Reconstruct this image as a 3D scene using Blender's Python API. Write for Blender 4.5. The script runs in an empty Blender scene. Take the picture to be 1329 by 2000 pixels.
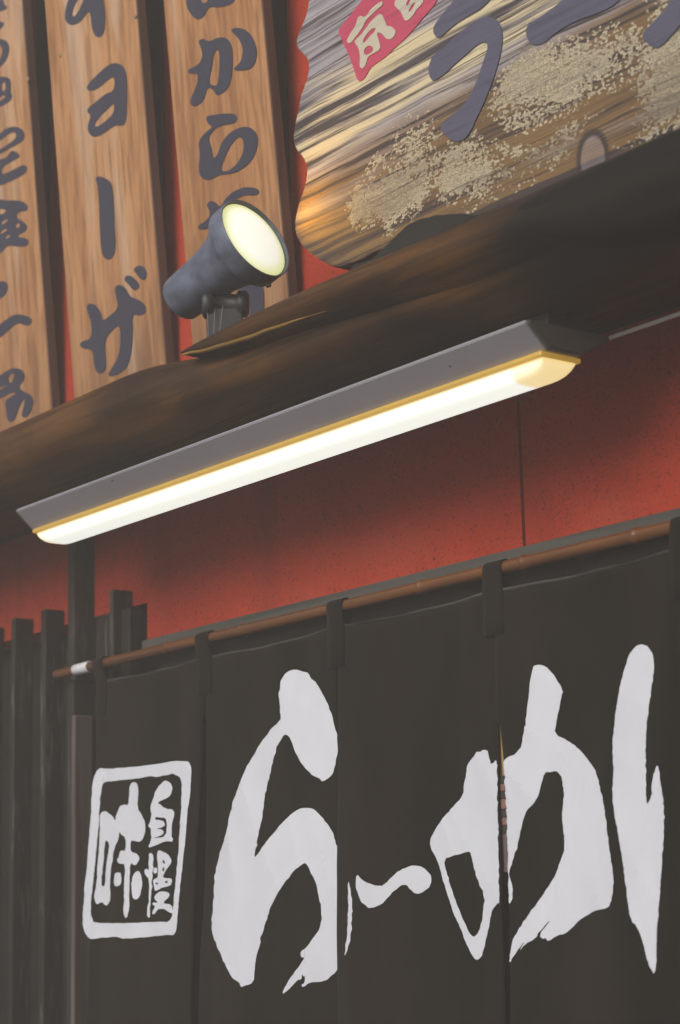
import bpy, bmesh, math, random
from mathutils import Vector, Matrix, noise
R_ = math.radians
sc = bpy.context.scene
COL = sc.collection
# ------------------------------------------------------------------ camera
F_PX = 4084.2; CX, CY = 664.5, 1000.0            # photograph 1329 x 2000
CAM = Vector((0.0, -1.85, 1.6))
CR = Vector((0.60490264, 0.79595549, -0.02340213))      # camera right / down / forward in the world
CD = Vector((-0.17950479, 0.10766834, -0.97784741))
CF = Vector((-0.77580335, 0.59570327, 0.20800668))
cam = bpy.data.cameras.new('camera'); camo = bpy.data.objects.new('camera', cam); COL.objects.link(camo)
m = Matrix((CR, -CD, -CF)).transposed().to_4x4(); m.translation = CAM
camo.matrix_world = m
cam.sensor_fit = 'VERTICAL'; cam.sensor_height = 36.0; cam.lens = F_PX / 2000 * 36
cam.clip_start = 0.05; cam.clip_end = 2000
cam.dof.use_dof = True; cam.dof.focus_distance = 2.95; cam.dof.aperture_fstop = 5.6
sc.camera = camo
# ------------------------------------------------------------------ world, sun, exposure
SUN_EL, SUN_AZ = R_(24), R_(170)                  # azimuth from +Y clockwise: the street side, a little to the left
w = bpy.data.worlds.new('World'); sc.world = w; w.use_nodes = True
nt = w.node_tree; bg = nt.nodes['Background']
sky = nt.nodes.new('ShaderNodeTexSky'); sky.sky_type = 'NISHITA'; sky.sun_disc = False
sky.sun_elevation = SUN_EL; sky.sun_rotation = SUN_AZ; sky.dust_density = 3.0; sky.air_density = 1.0
nt.links.new(sky.outputs[0], bg.inputs[0]); bg.inputs[1].default_value = 0.07
sl = bpy.data.lights.new('sun', 'SUN'); sl.energy = 3.9; sl.angle = R_(38); sl.color = (1, .985, .96)
so = bpy.data.objects.new('sun', sl); COL.objects.link(so)
sd = Vector((math.sin(SUN_AZ) * math.cos(SUN_EL), math.cos(SUN_AZ) * math.cos(SUN_EL), math.sin(SUN_EL)))
so.rotation_euler = sd.to_track_quat('Z', 'Y').to_euler(); so.location = sd * 20
vs = sc.view_settings
vs.view_transform = 'Standard'; vs.look = 'None'; vs.exposure = 0.12; vs.gamma = 1.0; vs.use_curve_mapping = False
sc.cycles.use_denoising = True
sc.cycles.max_bounces = 6; sc.cycles.sample_clamp_indirect = 6

# ------------------------------------------------------------------ pixel -> place
def ray(px, py):
    return CR * (px - CX) + CD * (py - CY) + CF * F_PX
def on_y(px, py, y):
    r = ray(px, py); return CAM + r * ((y - CAM.y) / r.y)
def on_surf(px, py, fn, it=8):
    p = on_y(px, py, fn(-2.4, 2.2))
    for _ in range(it):
        p = on_y(px, py, fn(p.x, p.z))
    return p
def crop(pts, ox, oy, s):
    return [(ox + x / s, oy + y / s) for x, y in pts]
def chaikin(p, n=1):
    for _ in range(n):
        q = []
        for i in range(len(p)):
            a, b = p[i], p[(i + 1) % len(p)]
            q.append((a[0] * .75 + b[0] * .25, a[1] * .75 + b[1] * .25))
            q.append((a[0] * .25 + b[0] * .75, a[1] * .25 + b[1] * .75))
        p = q
    return p

# ------------------------------------------------------------------ object helpers
def mesh_obj(name, bm, mat, parent=None, smooth=False):
    bmesh.ops.recalc_face_normals(bm, faces=bm.faces)
    me = bpy.data.meshes.new(name); bm.to_mesh(me); bm.free()
    if smooth:
        for p in me.polygons: p.use_smooth = True
    me.materials.append(mat)
    o = bpy.data.objects.new(name, me); COL.objects.link(o)
    if parent: o.parent = parent
    return o
def tag(o, label=None, cat=None, group=None, kind=None):
    if label: o['label'] = label
    if cat: o['category'] = cat
    if group: o['group'] = group
    if kind: o['kind'] = kind
    return o
def thing(name, label, cat, group=None):
    o = bpy.data.objects.new(name, None); COL.objects.link(o); o.empty_display_size = .1
    return tag(o, label, cat, group)
def add_box(bm, x0, x1, y0, y1, z0, z1, bev=0.0, seg=2):
    v = [bm.verts.new((x, y, z)) for x in (x0, x1) for y in (y0, y1) for z in (z0, z1)]
    fs = [bm.faces.new([v[i] for i in f]) for f in ((0, 1, 3, 2), (4, 6, 7, 5), (0, 4, 5, 1), (2, 3, 7, 6), (0, 2, 6, 4), (1, 5, 7, 3))]
    if bev:
        es = list({e for f in fs for e in f.edges})
        bmesh.ops.bevel(bm, geom=es, offset=bev, segments=seg, affect='EDGES', profile=.5)
def box(name, mat, parent, x0, x1, y0, y1, z0, z1, bev=0.0, rough=0.0, seed=0):
    bm = bmesh.new(); add_box(bm, x0, x1, y0, y1, z0, z1, bev)
    return mesh_obj(name, bm, mat, parent)
def frame_from(d):
    d = d.normalized(); a = Vector((0, 0, 1)) if abs(d.z) < .9 else Vector((1, 0, 0))
    u = d.cross(a).normalized(); return u, u.cross(d).normalized()
def add_lathe(bm, o, d, prof, seg=48, closed=False):
    """prof: list of (distance along d, radius)"""
    u, v = frame_from(d); d = d.normalized(); rings = []
    for t, r in prof:
        if r < 1e-6: rings.append([bm.verts.new(o + d * t)])
        else: rings.append([bm.verts.new(o + d * t + (u * math.cos(2 * math.pi * k / seg) + v * math.sin(2 * math.pi * k / seg)) * r) for k in range(seg)])
    for a, b in zip(rings, rings[1:]):
        for k in range(seg):
            k2 = (k + 1) % seg
            if len(a) == 1: bm.faces.new((a[0], b[k], b[k2]))
            elif len(b) == 1: bm.faces.new((a[k], a[k2], b[0]))
            else: bm.faces.new((a[k], a[k2], b[k2], b[k]))
def glyph(name, mat, parent, outers, holes, fn, lift=0.0015, thick=0.0, grid=0.0, smooth=2, ragged=0.0):
    """outers / holes: outlines in photograph pixels that lie on the surface y = fn(x, z)"""
    bm = bmesh.new()
    loops = list(outers) + list(holes)
    edges = []
    for lp in loops:
        pts = chaikin(lp, smooth)
        if ragged:
            q = []
            for a, b in zip(pts, pts[1:] + pts[:1]):
                n_ = max(1, int(math.hypot(b[0] - a[0], b[1] - a[1]) / 5))
                q += [(a[0] + (b[0] - a[0]) * k / n_, a[1] + (b[1] - a[1]) * k / n_) for k in range(n_)]
            pts = [(x + ragged * (nz(x * .11, y * .11) + .7 * nz(x * .31, y * .31, 2.)), y + ragged * (nz(x * .11, y * .11, 7.) + .7 * nz(x * .31, y * .31, 9.))) for x, y in q]
        vv = []
        for px, py in pts:
            p = on_surf(px, py, fn); q = Vector((p.x, 0, p.z))
            if not vv or (vv[-1].co - q).length > 3e-4: vv.append(bm.verts.new(q))
        for i in range(len(vv)): edges.append(bm.edges.new((vv[i], vv[(i + 1) % len(vv)])))
    bmesh.ops.triangle_fill(bm, use_beauty=True, use_dissolve=False, edges=edges)
    if grid:
        xs = [v.co.x for v in bm.verts]; zs = [v.co.z for v in bm.verts]
        a = math.floor(min(xs) / grid) * grid
        while a < max(xs):
            bmesh.ops.bisect_plane(bm, geom=bm.verts[:] + bm.edges[:] + bm.faces[:], plane_co=(a, 0, 0), plane_no=(1, 0, 0)); a += grid
        a = math.floor(min(zs) / grid) * grid
        while a < max(zs):
            bmesh.ops.bisect_plane(bm, geom=bm.verts[:] + bm.edges[:] + bm.faces[:], plane_co=(0, 0, a), plane_no=(0, 0, 1)); a += grid
    if thick:
        r = bmesh.ops.extrude_face_region(bm, geom=bm.faces[:])
        for v in r['geom']:
            if isinstance(v, bmesh.types.BMVert): v.co.y = -thick
    for v in bm.verts:
        v.co.y = fn(v.co.x, v.co.z) - lift + v.co.y
    return mesh_obj(name, bm, mat, parent)
def nz(x, y=0., z=0.): return noise.noise(Vector((x, y, z)))

# ------------------------------------------------------------------ materials
class M:
    def __init__(s, name, rough=.6, spec=.4):
        s.m = bpy.data.materials.new(name); s.m.use_nodes = True
        s.t = s.m.node_tree; s.b = s.t.nodes['Principled BSDF']
        s.b.inputs['Roughness'].default_value = rough; s.b.inputs['Specular IOR Level'].default_value = spec
        s.co = s.t.nodes.new('ShaderNodeTexCoord').outputs['Object']
    def n(s, ty, ins=None, **kw):
        nd = s.t.nodes.new(ty)
        for k, v in kw.items(): setattr(nd, k, v)
        for k, v in (ins or {}).items():
            if isinstance(v, bpy.types.NodeSocket): s.t.links.new(v, nd.inputs[k])
            else: nd.inputs[k].default_value = v
        return nd
    def map(s, scale, rot=(0, 0, 0), loc=(0, 0, 0)):
        return s.n('ShaderNodeMapping', {'Vector': s.co, 'Scale': scale, 'Rotation': rot, 'Location': loc}).outputs[0]
    def noise(s, vec, scale=1., detail=6., rough=.6, dist=0.):
        return s.n('ShaderNodeTexNoise', {'Vector': vec, 'Scale': scale, 'Detail': detail, 'Roughness': rough, 'Distortion': dist}).outputs['Fac']
    def ramp(s, fac, stops, interp='LINEAR'):
        r = s.n('ShaderNodeValToRGB', {'Fac': fac}); cr = r.color_ramp; cr.interpolation = interp
        while len(cr.elements) < len(stops): cr.elements.new(.5)
        for e, (p, c) in zip(cr.elements, stops):
            e.position = p; e.color = (c, c, c, 1) if isinstance(c, (int, float)) else (*c, 1)
        return r.outputs['Color']
    def mix(s, fac, a, b, mode='MIX'):
        nd = s.t.nodes.new('ShaderNodeMix'); nd.data_type = 'RGBA'; nd.blend_type = mode
        for i, v in ((0, fac), (6, a), (7, b)):
            if isinstance(v, bpy.types.NodeSocket): s.t.links.new(v, nd.inputs[i])
            elif i == 0: nd.inputs[0].default_value = v
            else: nd.inputs[i].default_value = (*v, 1)
        return nd.outputs[2]
    def math(s, op, a, b=0.):
        nd = s.n('ShaderNodeMath', operation=op)
        for i, v in ((0, a), (1, b)):
            if isinstance(v, bpy.types.NodeSocket): s.t.links.new(v, nd.inputs[i])
            else: nd.inputs[i].default_value = v
        return nd.outputs[0]
    def xyz(s): return s.n('ShaderNodeSeparateXYZ', {0: s.co}).outputs
    def rng(s, v, a, b, c=0., d=1.):
        return s.n('ShaderNodeMapRange', {'Value': v, 'From Min': a, 'From Max': b, 'To Min': c, 'To Max': d}).outputs[0]
    def color(s, c):
        if isinstance(c, bpy.types.NodeSocket): s.t.links.new(c, s.b.inputs['Base Color'])
        else: s.b.inputs['Base Color'].default_value = (*c, 1)
        return s
    def rough(s, v): s.t.links.new(v, s.b.inputs['Roughness']); return s
    def bump(s, h, strength=.3, dist=.002):
        b = s.n('ShaderNodeBump', {'Height': h, 'Strength': strength, 'Distance': dist})
        s.t.links.new(b.outputs[0], s.b.inputs['Normal']); return s

# red stucco
def red_wall():
    a = M('red_stucco', .85, .2)
    big = a.noise(a.map((3, 3, 3)), 1, 5)
    base = a.ramp(big, [(.3, (.36, .032, .013)), (.7, (.47, .050, .018))])
    sp = a.noise(a.map((1, 1, 1)), 260, 2, .5)
    sp2 = a.noise(a.map((1, 1, 1)), 95, 3, .6)
    c = a.mix(a.ramp(sp, [(.60, 0.), (.68, .75)]), base, (.07, .012, .012))
    c = a.mix(a.ramp(sp2, [(.66, 0.), (.72, .8)]), c, (.05, .012, .012))
    c = a.mix(a.ramp(sp, [(.28, .35), (.36, 0.)]), c, (.55, .10, .07))
    dr = a.noise(a.map((9, 9, .8)), 1, 6, .65, .4)
    c = a.mix(a.ramp(dr, [(.56, 0.), (.74, .45)]), c, (.16, .022, .014))
    c = a.mix(a.ramp(a.noise(a.map((2.5, 2.5, 3.5)), 1, 5, .7), [(.58, 0.), (.70, .25)]), c, (.50, .12, .07))
    a.color(c).bump(a.math('ADD', sp, a.math('MULTIPLY', sp2, .8)), .5, .002)
    return a.m
# orange-brown planed timber of the menu boards
def board_wood(seed):
    a = M('menu_board_wood', .55, .3)
    l = (seed * 3.1, seed * 1.7, seed * 5.3)
    g = a.noise(a.map((22, 22, .9), loc=l), 1, 8, .6, .6)
    g2 = a.noise(a.map((90, 90, 2.2), loc=l), 1, 6, .6, .3)
    pale = a.noise(a.map((7, 7, .55), loc=l), 1, 4, .6, .8)
    c = a.ramp(g, [(.30, (.34, .155, .06)), (.5, (.46, .225, .095)), (.68, (.52, .275, .125))])
    c = a.mix(a.ramp(g2, [(.40, .55), (.54, 0.)]), c, (.19, .08, .03))
    c = a.mix(a.ramp(pale, [(.52, 0.), (.68, .7)]), c, (.62, .46, .34))
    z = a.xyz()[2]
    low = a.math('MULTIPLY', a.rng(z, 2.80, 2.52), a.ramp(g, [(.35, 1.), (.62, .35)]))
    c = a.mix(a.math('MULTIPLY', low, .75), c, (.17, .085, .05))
    a.color(c).bump(a.math('ADD', g2, g), .25, .0012)
    return a.m
# weathered, flaking signboard
def sign_wood():
    a = M('weathered_sign_wood', .75, .25)
    ox = a.map((1, 1, 1))
    warp = a.noise(a.map((2.2, 2.2, 5)), 1, 4, .5)
    wv = a.n('ShaderNodeVectorMath', {0: a.co, 1: a.n('ShaderNodeCombineXYZ', {'Z': a.math('MULTIPLY', warp, .035)}).outputs[0]}, operation='ADD').outputs[0]
    mp = lambda sx, sz, lx=0.: a.n('ShaderNodeMapping', {'Vector': wv, 'Scale': (sx, 1, sz), 'Location': (lx, 0, lx * 2)}).outputs[0]
    g1 = a.noise(mp(1.3, 62), 1, 8, .6, .25)
    g2 = a.noise(mp(3.2, 150, 4), 1, 6, .62, .1)
    g3 = a.noise(mp(1.6, 15, 9), 1, 6, .6, .6)
    tone = a.noise(a.map((4, 1, 7), loc=(3, 0, 1)), 1, 5, .6)
    silver = a.mix(tone, (.26, .235, .28), (.46, .42, .44))
    brown = a.mix(tone, (.15, .088, .035), (.25, .155, .072))
    x, y, z = a.xyz()
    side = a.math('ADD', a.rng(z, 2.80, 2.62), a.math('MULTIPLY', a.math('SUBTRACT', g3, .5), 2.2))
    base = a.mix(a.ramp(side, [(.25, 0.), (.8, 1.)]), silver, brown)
    # cream paint left in the softer grain
    cream = (.66, .56, .36)
    zone = a.math('ADD', a.noise(mp(.8, 9, 21), 1, 4, .55, .4), a.rng(a.math('ABSOLUTE', a.math('SUBTRACT', z, 2.775)), 0., .06, .09, -.06))
    left = a.math('MULTIPLY', a.ramp(zone, [(.50, 0.), (.58, 1.)]), a.ramp(g1, [(.44, 0.), (.52, 1.)]))
    c = a.mix(a.math('MULTIPLY', left, .95), base, cream)
    # dark open grain
    dark = a.math('MULTIPLY', a.ramp(g1, [(.43, 1.), (.52, 0.)]), a.ramp(g3, [(.34, .2), (.50, 1.)]))
    c = a.mix(a.math('MULTIPLY', dark, .93), c, (.045, .035, .038))
    fine = a.ramp(g2, [(.34, .8), (.47, 0.)])
    c = a.mix(a.math('MULTIPLY', fine, .75), c, (.07, .05, .05))
    crk = a.noise(mp(.55, 75, 33), 1, 5, .55, .1)
    crk = a.ramp(a.math('ABSOLUTE', a.math('SUBTRACT', crk, .5)), [(.0, 1.), (.006, .9), (.014, 0.)])
    c = a.mix(a.math('MULTIPLY', crk, .85), c, (.03, .023, .025))
    # crackled flakes of old paint
    vor = a.n('ShaderNodeTexVoronoi', {'Vector': a.map((.75, 1, 1.1)), 'Scale': 300., 'Randomness': .9}, feature='DISTANCE_TO_EDGE').outputs['Distance']
    cell = a.n('ShaderNodeTexVoronoi', {'Vector': a.map((.75, 1, 1.1)), 'Scale': 300., 'Randomness': .9}, feature='F1')
    cellv = a.n('ShaderNodeSeparateColor', {0: cell.outputs['Color']}).outputs[0]
    pz = a.noise(a.map((5, 1, 8), loc=(7.4, 0, 2.2)), 1, 5, .62, .6)
    dist = a.math('DIVIDE', a.math('ABSOLUTE', a.math('SUBTRACT', z, 2.642)), a.rng(x, -2.25, -1.85, .04, .12))
    pm = a.math('ADD', a.math('ADD', pz, a.rng(dist, .3, 1.5, .10, -.28)), a.rng(x, -2.27, -2.2, -.25, 0.))
    pm = a.math('ADD', pm, a.math('MULTIPLY', a.math('SUBTRACT', cellv, .5), .14))
    patch = a.ramp(pm, [(.525, 0.), (.55, 1.)])
    flake = a.math('MULTIPLY', patch, a.ramp(vor, [(.01, .05), (.06, 1.)]))
    fcol = a.mix(cellv, (.37, .32, .235), (.56, .48, .33))
    c = a.mix(a.math('MULTIPLY', patch, .75), c, (.14, .105, .08))
    c = a.mix(a.math('MULTIPLY', flake, a.ramp(g3, [(.36, .35), (.52, 1.)])), c, fcol)
    c = a.mix(a.math('MULTIPLY', crk, .6), c, (.04, .03, .03))
    kd = a.n('ShaderNodeVectorMath', {0: a.n('ShaderNodeMapping', {'Vector': a.co, 'Location': (1.735, 0, -1.915), 'Scale': (1., 0., .75)}).outputs[0]}, operation='LENGTH').outputs['Value']
    kd = a.math('ADD', kd, a.math('MULTIPLY', a.math('SUBTRACT', g3, .5), .012))
    c = a.mix(a.ramp(kd, [(.0, .2), (.022, .3), (.027, 0.)]), c, (.40, .36, .40))
    c = a.mix(a.ramp(kd, [(.021, 0.), (.0235, .95), (.0265, .95), (.030, 0.)]), c, (.03, .024, .026))     # knot
    h = a.math('ADD', a.math('MULTIPLY', flake, .5), a.math('ADD', a.math('MULTIPLY', g1, 1.5), a.math('MULTIPLY', g2, .6)))
    a.color(c).bump(h, .6, .003)
    return a.m
def paint(name, col, grain=True, rough=.55):
    a = M(name, rough, .35)
    g = a.noise(a.map((6, 6, 130)), 1, 5, .6, .2); v = a.noise(a.map((9, 9, 9)), 1, 4)
    c = a.mix(a.ramp(v, [(.3, 0.), (.7, .35)]), col, tuple(min(1, k * 1.25 + .01) for k in col))
    if grain:
        c = a.mix(a.ramp(g, [(.33, .55), (.46, 0.)]), c, tuple(k * .55 for k in col)); a.bump(g, .45, .002)
    return a.color(c).m
def ink(name, col):
    a = M(name, .5, .3); v = a.noise(a.map((25, 25, 4)), 1, 5)
    return a.color(a.mix(v, col, tuple(k * 1.35 for k in col))).m
def dark_wood(name, c0, c1, rough=.6, ax='z', spec=.3, wear=0.):
    a = M(name, rough, spec)
    s = {'z': (40, 40, 1.6), 'x': (1.6, 40, 40)}[ax]; s2 = {'z': (12, 12, .8), 'x': (.9, 9, 9)}[ax]
    g = a.noise(a.map(s), 1, 7, .6, .4); b = a.noise(a.map(s2), 1, 5, .6, .8)
    c = a.mix(a.ramp(b, [(.3, 0.), (.7, 1.)]), c0, c1)
    c = a.mix(a.ramp(g, [(.36, .6), (.5, 0.)]), c, tuple(k * .5 for k in c0))
    if wear:
        c = a.mix(a.math('MULTIPLY', a.ramp(a.noise(a.map((60, 60, 7)), 1, 6, .7), [(.55, 0.), (.66, 1.)]), wear), c, (.33, .27, .25))
    a.color(c).bump(g, .3, .0015)
    return a.m
def cloth():
    a = M('black_cotton', .95, .05)
    x, y, z = a.xyz()
    wv = a.noise(a.map((1, 1, 1)), 900, 2, .5); v = a.ramp(a.noise(a.map((9, 9, 2.2)), 1, 7, .65, .5), [(.35, 0.), (.68, 1.)])
    c = a.mix(v, (.0072, .0052, .0038), (.0185, .0142, .0108))
    a.b.inputs['Sheen Weight'].default_value = .03; a.b.inputs['Sheen Roughness'].default_value = .6
    return a.color(c).bump(a.math('ADD', wv, a.math('MULTIPLY', a.noise(a.map((14, 14, 6)), 1, 5), 2.)), .25, .0012).m
def print_white():
    a = M('white_cloth_print', .85, .15)
    v = a.noise(a.map((7, 7, 4)), 1, 6, .6); wv = a.noise(a.map((1, 1, 1)), 700, 2, .5)
    c = a.mix(a.ramp(v, [(.3, 0.), (.75, 1.)]), (.65, .67, .73), (.75, .77, .83))
    sc_ = a.noise(a.map((30, 30, 5)), 1, 7, .7); th = a.noise(a.map((420, 420, 60)), 1, 3, .5)
    c = a.mix(a.ramp(th, [(.30, .10), (.45, 0.)]), c, (.45, .46, .50))
    c = a.mix(a.ramp(sc_, [(.66, 0.), (.74, .5)]), c, (.35, .34, .37))
    return a.color(c).bump(wv, .25, .0008).m
def plain(name, col, rough=.5, metal=0., spec=.4, var=.25, scale=12., bump=.0):
    a = M(name, rough, spec); a.b.inputs['Metallic'].default_value = metal
    v = a.noise(a.map((scale,) * 3), 1, 6, .65)
    a.color(a.mix(a.ramp(v, [(.3, 0.), (.72, 1.)]), tuple(k * (1 - var) for k in col), tuple(k * (1 + var) for k in col)))
    if bump: a.bump(a.noise(a.map((scale * 8,) * 3), 1, 4), bump, .001)
    return a.m
def lacquer(name='lacquered_timber'):
    a = M(name, .42, .22)
    g = a.noise(a.map((2.2, 60, 70)), 1, 8, .65, .5); b = a.noise(a.map((2.2, 6, 8), loc=(2, 0, 0)), 1, 5, .6, .6)
    c = a.ramp(b, [(.32, (.015, .008, .004)), (.50, (.065, .027, .006)), (.70, (.18, .074, .012))])
    c = a.mix(a.ramp(g, [(.36, .7), (.52, 0.)]), c, (.012, .007, .004))
    x = a.xyz()[0]; st = a.ramp(a.math('ADD', a.rng(x, -1.88, -1.62), a.math('MULTIPLY', a.math('SUBTRACT', b, .5), 1.2)), [(.2, 0.), (.8, 1.)])
    c = a.mix(st, c, (.010, .008, .006))       # shade over the end by the signboard, painted in as black
    a.color(c).rough(a.ramp(g, [(.3, .65), (.7, .45)])).bump(g, .35, .003)
    return a.m
def bamboo():
    a = M('aged_bamboo', .3, .6)
    g = a.noise(a.map((2, 60, 60)), 1, 6, .6); b = a.noise(a.map((6, 10, 10)), 1, 5)
    c = a.mix(b, (.045, .016, .005), (.24, .082, .014))
    return a.color(a.mix(a.ramp(g, [(.36, .7), (.5, 0.)]), c, (.07, .03, .014))).m
def pavement_mat():
    a = M('pavement_concrete', .85, .3)
    br = a.n('ShaderNodeTexBrick', {'Vector': a.map((1, 1, 1)), 'Scale': 1., 'Mortar Size': .006, 'Brick Width': .6, 'Row Height': .3, 'Color1': (.13, .128, .125, 1), 'Color2': (.165, .162, .158, 1), 'Mortar': (.06, .058, .055, 1)})
    v = a.noise(a.map((1.5,) * 3), 1, 8, .65)
    return a.color(a.mix(a.ramp(v, [(.3, .35), (.7, 0.)]), br.outputs['Color'], (.09, .088, .085))).m
def glow(name, core, edge, strength, fac_fn, body=(.8, .78, .7)):
    a = M(name, .35, .4); a.color(body)
    col = a.mix(fac_fn(a), edge, core)
    a.t.links.new(col, a.b.inputs['Emission Color']); a.b.inputs['Emission Strength'].default_value = strength
    return a.m

MAT = dict(hem=plain('highlight_hem', (.055, .050, .046), .9, 0, .1, .9, 4), red=red_wall(), sign=sign_wood(), slate=paint('slate_blue_paint', (.085, .085, .135)), pink=paint('rose_paint', (.48, .06, .12)),
           cream=paint('cream_carving', (.52, .47, .38)), ink=ink('blue_black_ink', (.038, .038, .060)), cloth=cloth(), white=print_white(),
           post=dark_wood('dark_stained_wood', (.018, .015, .013), (.030, .025, .021), .7, wear=.2),
           slat=dark_wood('lattice_wood', (.010, .0075, .006), (.024, .018, .015), .6, wear=.35),
           side=dark_wood('board_shadow_strip', (.014, .010, .008), (.028, .019, .014), .7),
           lintel=dark_wood('lintel_wood', (.06, .058, .052), (.095, .09, .08), .7, 'x'),
           soffit=dark_wood('soffit_wood', (.05, .042, .036), (.075, .063, .055), .75, 'x'),
           lacq=lacquer(), nearblack=dark_wood('near_black_timber', (.009, .008, .007), (.016, .014, .012), .85, 'x', .15), bark=dark_wood('black_bark', (.012, .012, .010), (.032, .030, .026), .8, 'x'), bamboo=bamboo(),
           pave=pavement_mat(), lampgrey=plain('enamelled_steel', (.34, .325, .365), .4, 0, .5, .06, 3), lampdark=plain('grey_end_plastic', (.09, .085, .075), .55, 0, .4, .15),
           spot=plain('dull_blue_grey_aluminium', (.125, .145, .20), .5, .0, .4, .5, 26, .35), black=plain('black_steel', (.03, .03, .032), .5, 0, .5, .4, 30, .3),
           strip=plain('white_painted_strip', (.88, .84, .80), .5), pale=dark_wood('worn_pale_wood', (.08, .06, .054), (.22, .17, .155), .7),
           glint=dark_wood('golden_crease_sheen', (.22, .115, .018), (.40, .23, .04), .4, 'x', .4), nail=plain('tarnished_nail', (.30, .24, .16), .5, .5), tape=plain('white_tape', (.70, .70, .74), .5), ochre=plain('ochre_wood', (.42, .27, .10), .6), rust=plain('red_brown_wood', (.24, .13, .10), .6),
           mauve=plain('mauve_brown_cloth', (.15, .105, .11), .8), dim=plain('dark_door_wood', (.045, .037, .032), .7), thread=plain('grey_web_thread', (.4, .4, .4), .8))

# ------------------------------------------------------------------ setting
bm = bmesh.new(); s = 400
bm.faces.new([bm.verts.new(p) for p in ((-s, -s, 0), (s, -s, 0), (s, s, 0), (-s, s, 0))])
tag(mesh_obj('pavement', bm, MAT['pave']), kind='structure')

XL, XR = -6.5, 1.5
WY = .06                                             # face of the lower red wall
ZS = 2.402                                           # soffit height at the wall
seam = on_y(1019, 950, WY).x
z_lint = on_y(900, 1101, WY).z
print('seam', seam, 'lintel top', z_lint)
shop = thing('shop_building', 'red stucco shop front with dark timber post, lintel and eave soffit', 'building')
x_lint = on_y(288, 1255, WY).x
z_slat = on_y(21, 1212, .03).z
z_cut = on_y(72, 1236, WY).z
box('wall_panel', MAT['red'], shop, XL, x_lint - .0002, WY, WY + .1, z_cut, ZS + .05)
box('wall_panel', MAT['red'], shop, x_lint + .0002, seam - .0025, WY, WY + .1, z_lint - .02, ZS + .05)
box('wall_panel', MAT['red'], shop, seam + .0025, XR, WY, WY + .1, z_lint - .02, ZS + .05, .002)
box('joint_backing', MAT['dim'], shop, seam - .05, seam + .05, WY + .02, WY + .11, z_lint - .02, ZS + .04)
box('upper_wall', MAT['red'], shop, XL, XR, .012, .24, ZS + .052, 5.2)
box('lintel_cap', MAT['lintel'], shop, x_lint, XR, WY - .012, WY + .16, z_lint - .024, z_lint, .003)
box('lintel', MAT['nearblack'], shop, x_lint + .002, XR, WY + .02, WY + .15, z_lint - .15, z_lint - .0245, .003)
box('soffit', MAT['nearblack'], shop, XL, XR, -.20, WY + .12, ZS, ZS + .025)
box('lower_wall', MAT['nearblack'], shop, XL, x_lint - .0003, WY + .055, .2, 0.0, z_cut - .001)
box('door_panel', MAT['dim'], shop, x_lint + .001, XR, .14, .20, 0, z_lint - .151)
box('rear_wall', MAT['dim'], shop, XL, XR, 3.0, 3.2, 0, 5.2)
for xe in (XL - .12, XR): box('end_wall', MAT['red'], shop, xe, xe + .12, .0, 3.2, 0, 5.2)
box('roof_slab', MAT['dim'], shop, XL - .2, XR + .2, -.1, 3.3, 5.2, 5.35)
# post, left of the curtain
px0, px1 = on_y(132, 1250, .018).x, on_y(145, 1250, .018).x
box('post', MAT['post'], shop, px0, px1, .018, .085, 0, ZS - .004, .002)
pz = on_y(145, 1396, .01).z
box('post_facing', MAT['pale'], shop, px1 + .001, px1 + .014, .012, .05, 0, pz, .003)
# dark strips put in for the menu boards' shadow on the wall
for px in (92, 317, 566):
    x1 = on_y(px + 7, 600, .012).x
    box('shadow_strip', MAT['side'], shop, x1 - .05, x1, .004, .0118, ZS + .03, 5.0, .003)

# lattice of deep slats
lat = thing('wooden_lattice', 'dark timber lattice of upright slats beside the black curtain', 'lattice')
for px, w_, tp in ((-95, 9, 0), (-37, 9, 0), (21, 8, 0), (79, 10, 0), (213, 9, 0)):
    x = on_y(px, 1300, .02).x; x2 = on_y(px + w_, 1300, .02).x
    box('slat', MAT['slat'], lat, x, x2, .02, .0595, .15, z_slat + .003 * nz(px), .0025)
box('rail', MAT['slat'], lat, on_y(196, 1210, .045).x, on_y(262, 1210, .045).x, .036, .0597, z_slat - .34, z_slat - .035, .003)
box('rail', MAT['slat'], lat, XL + .5, on_y(262, 1400, .045).x, .0605, .110, .3, .36, .003)

# ------------------------------------------------------------------ timber eave: long rounded live-edge slabs
def slab(name, mat, parent, xs, prof, back=.12, seg=14, rough=.004, seed=0., close=True):
    """prof(x) -> front y, centre z, half height, rounding depth"""
    bm = bmesh.new(); rings = []
    for x in xs:
        yf, zc, h, dp = prof(x); ring = []
        ring.append((back, zc - h))
        for k in range(seg + 1):
            t = -math.pi / 2 + math.pi * k / seg
            cx_ = math.copysign(abs(math.cos(t)) ** .9, math.cos(t)); sz_ = math.copysign(abs(math.sin(t)) ** .85, math.sin(t))
            n_ = rough * (nz(x * 3 + seed, k * .35, 1.) + .5 * nz(x * 9 + seed, k * .8, 4.))
            ring.append((yf + dp * (1 - cx_) + n_, zc + h * sz_ + n_ * .6))
        ring.append((back, zc + h))
        rings.append([bm.verts.new((x, a, b)) for a, b in ring])
    for a, b in zip(rings, rings[1:]):
        for i in range(len(a)):
            j = (i + 1) % len(a); bm.faces.new((a[i], a[j], b[j], b[i]))
    bm.faces.new(rings[0]); bm.faces.new(rings[-1])
    return mesh_obj(name, bm, mat, parent, True)
def sm(a, b, x):
    t = max(0, min(1, (x - a) / (b - a))); return t * t * (3 - 2 * t)
eave = thing('timber_eave', 'dark lacquered live-edge timber eave above the strip lamp', 'eave')
YF = -.25
xa = on_y(225, 733, YF).x; xb = on_y(430, 690, YF).x; xt = on_y(357, 690, YF).x
print('slab', xa, xb, xt)
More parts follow.
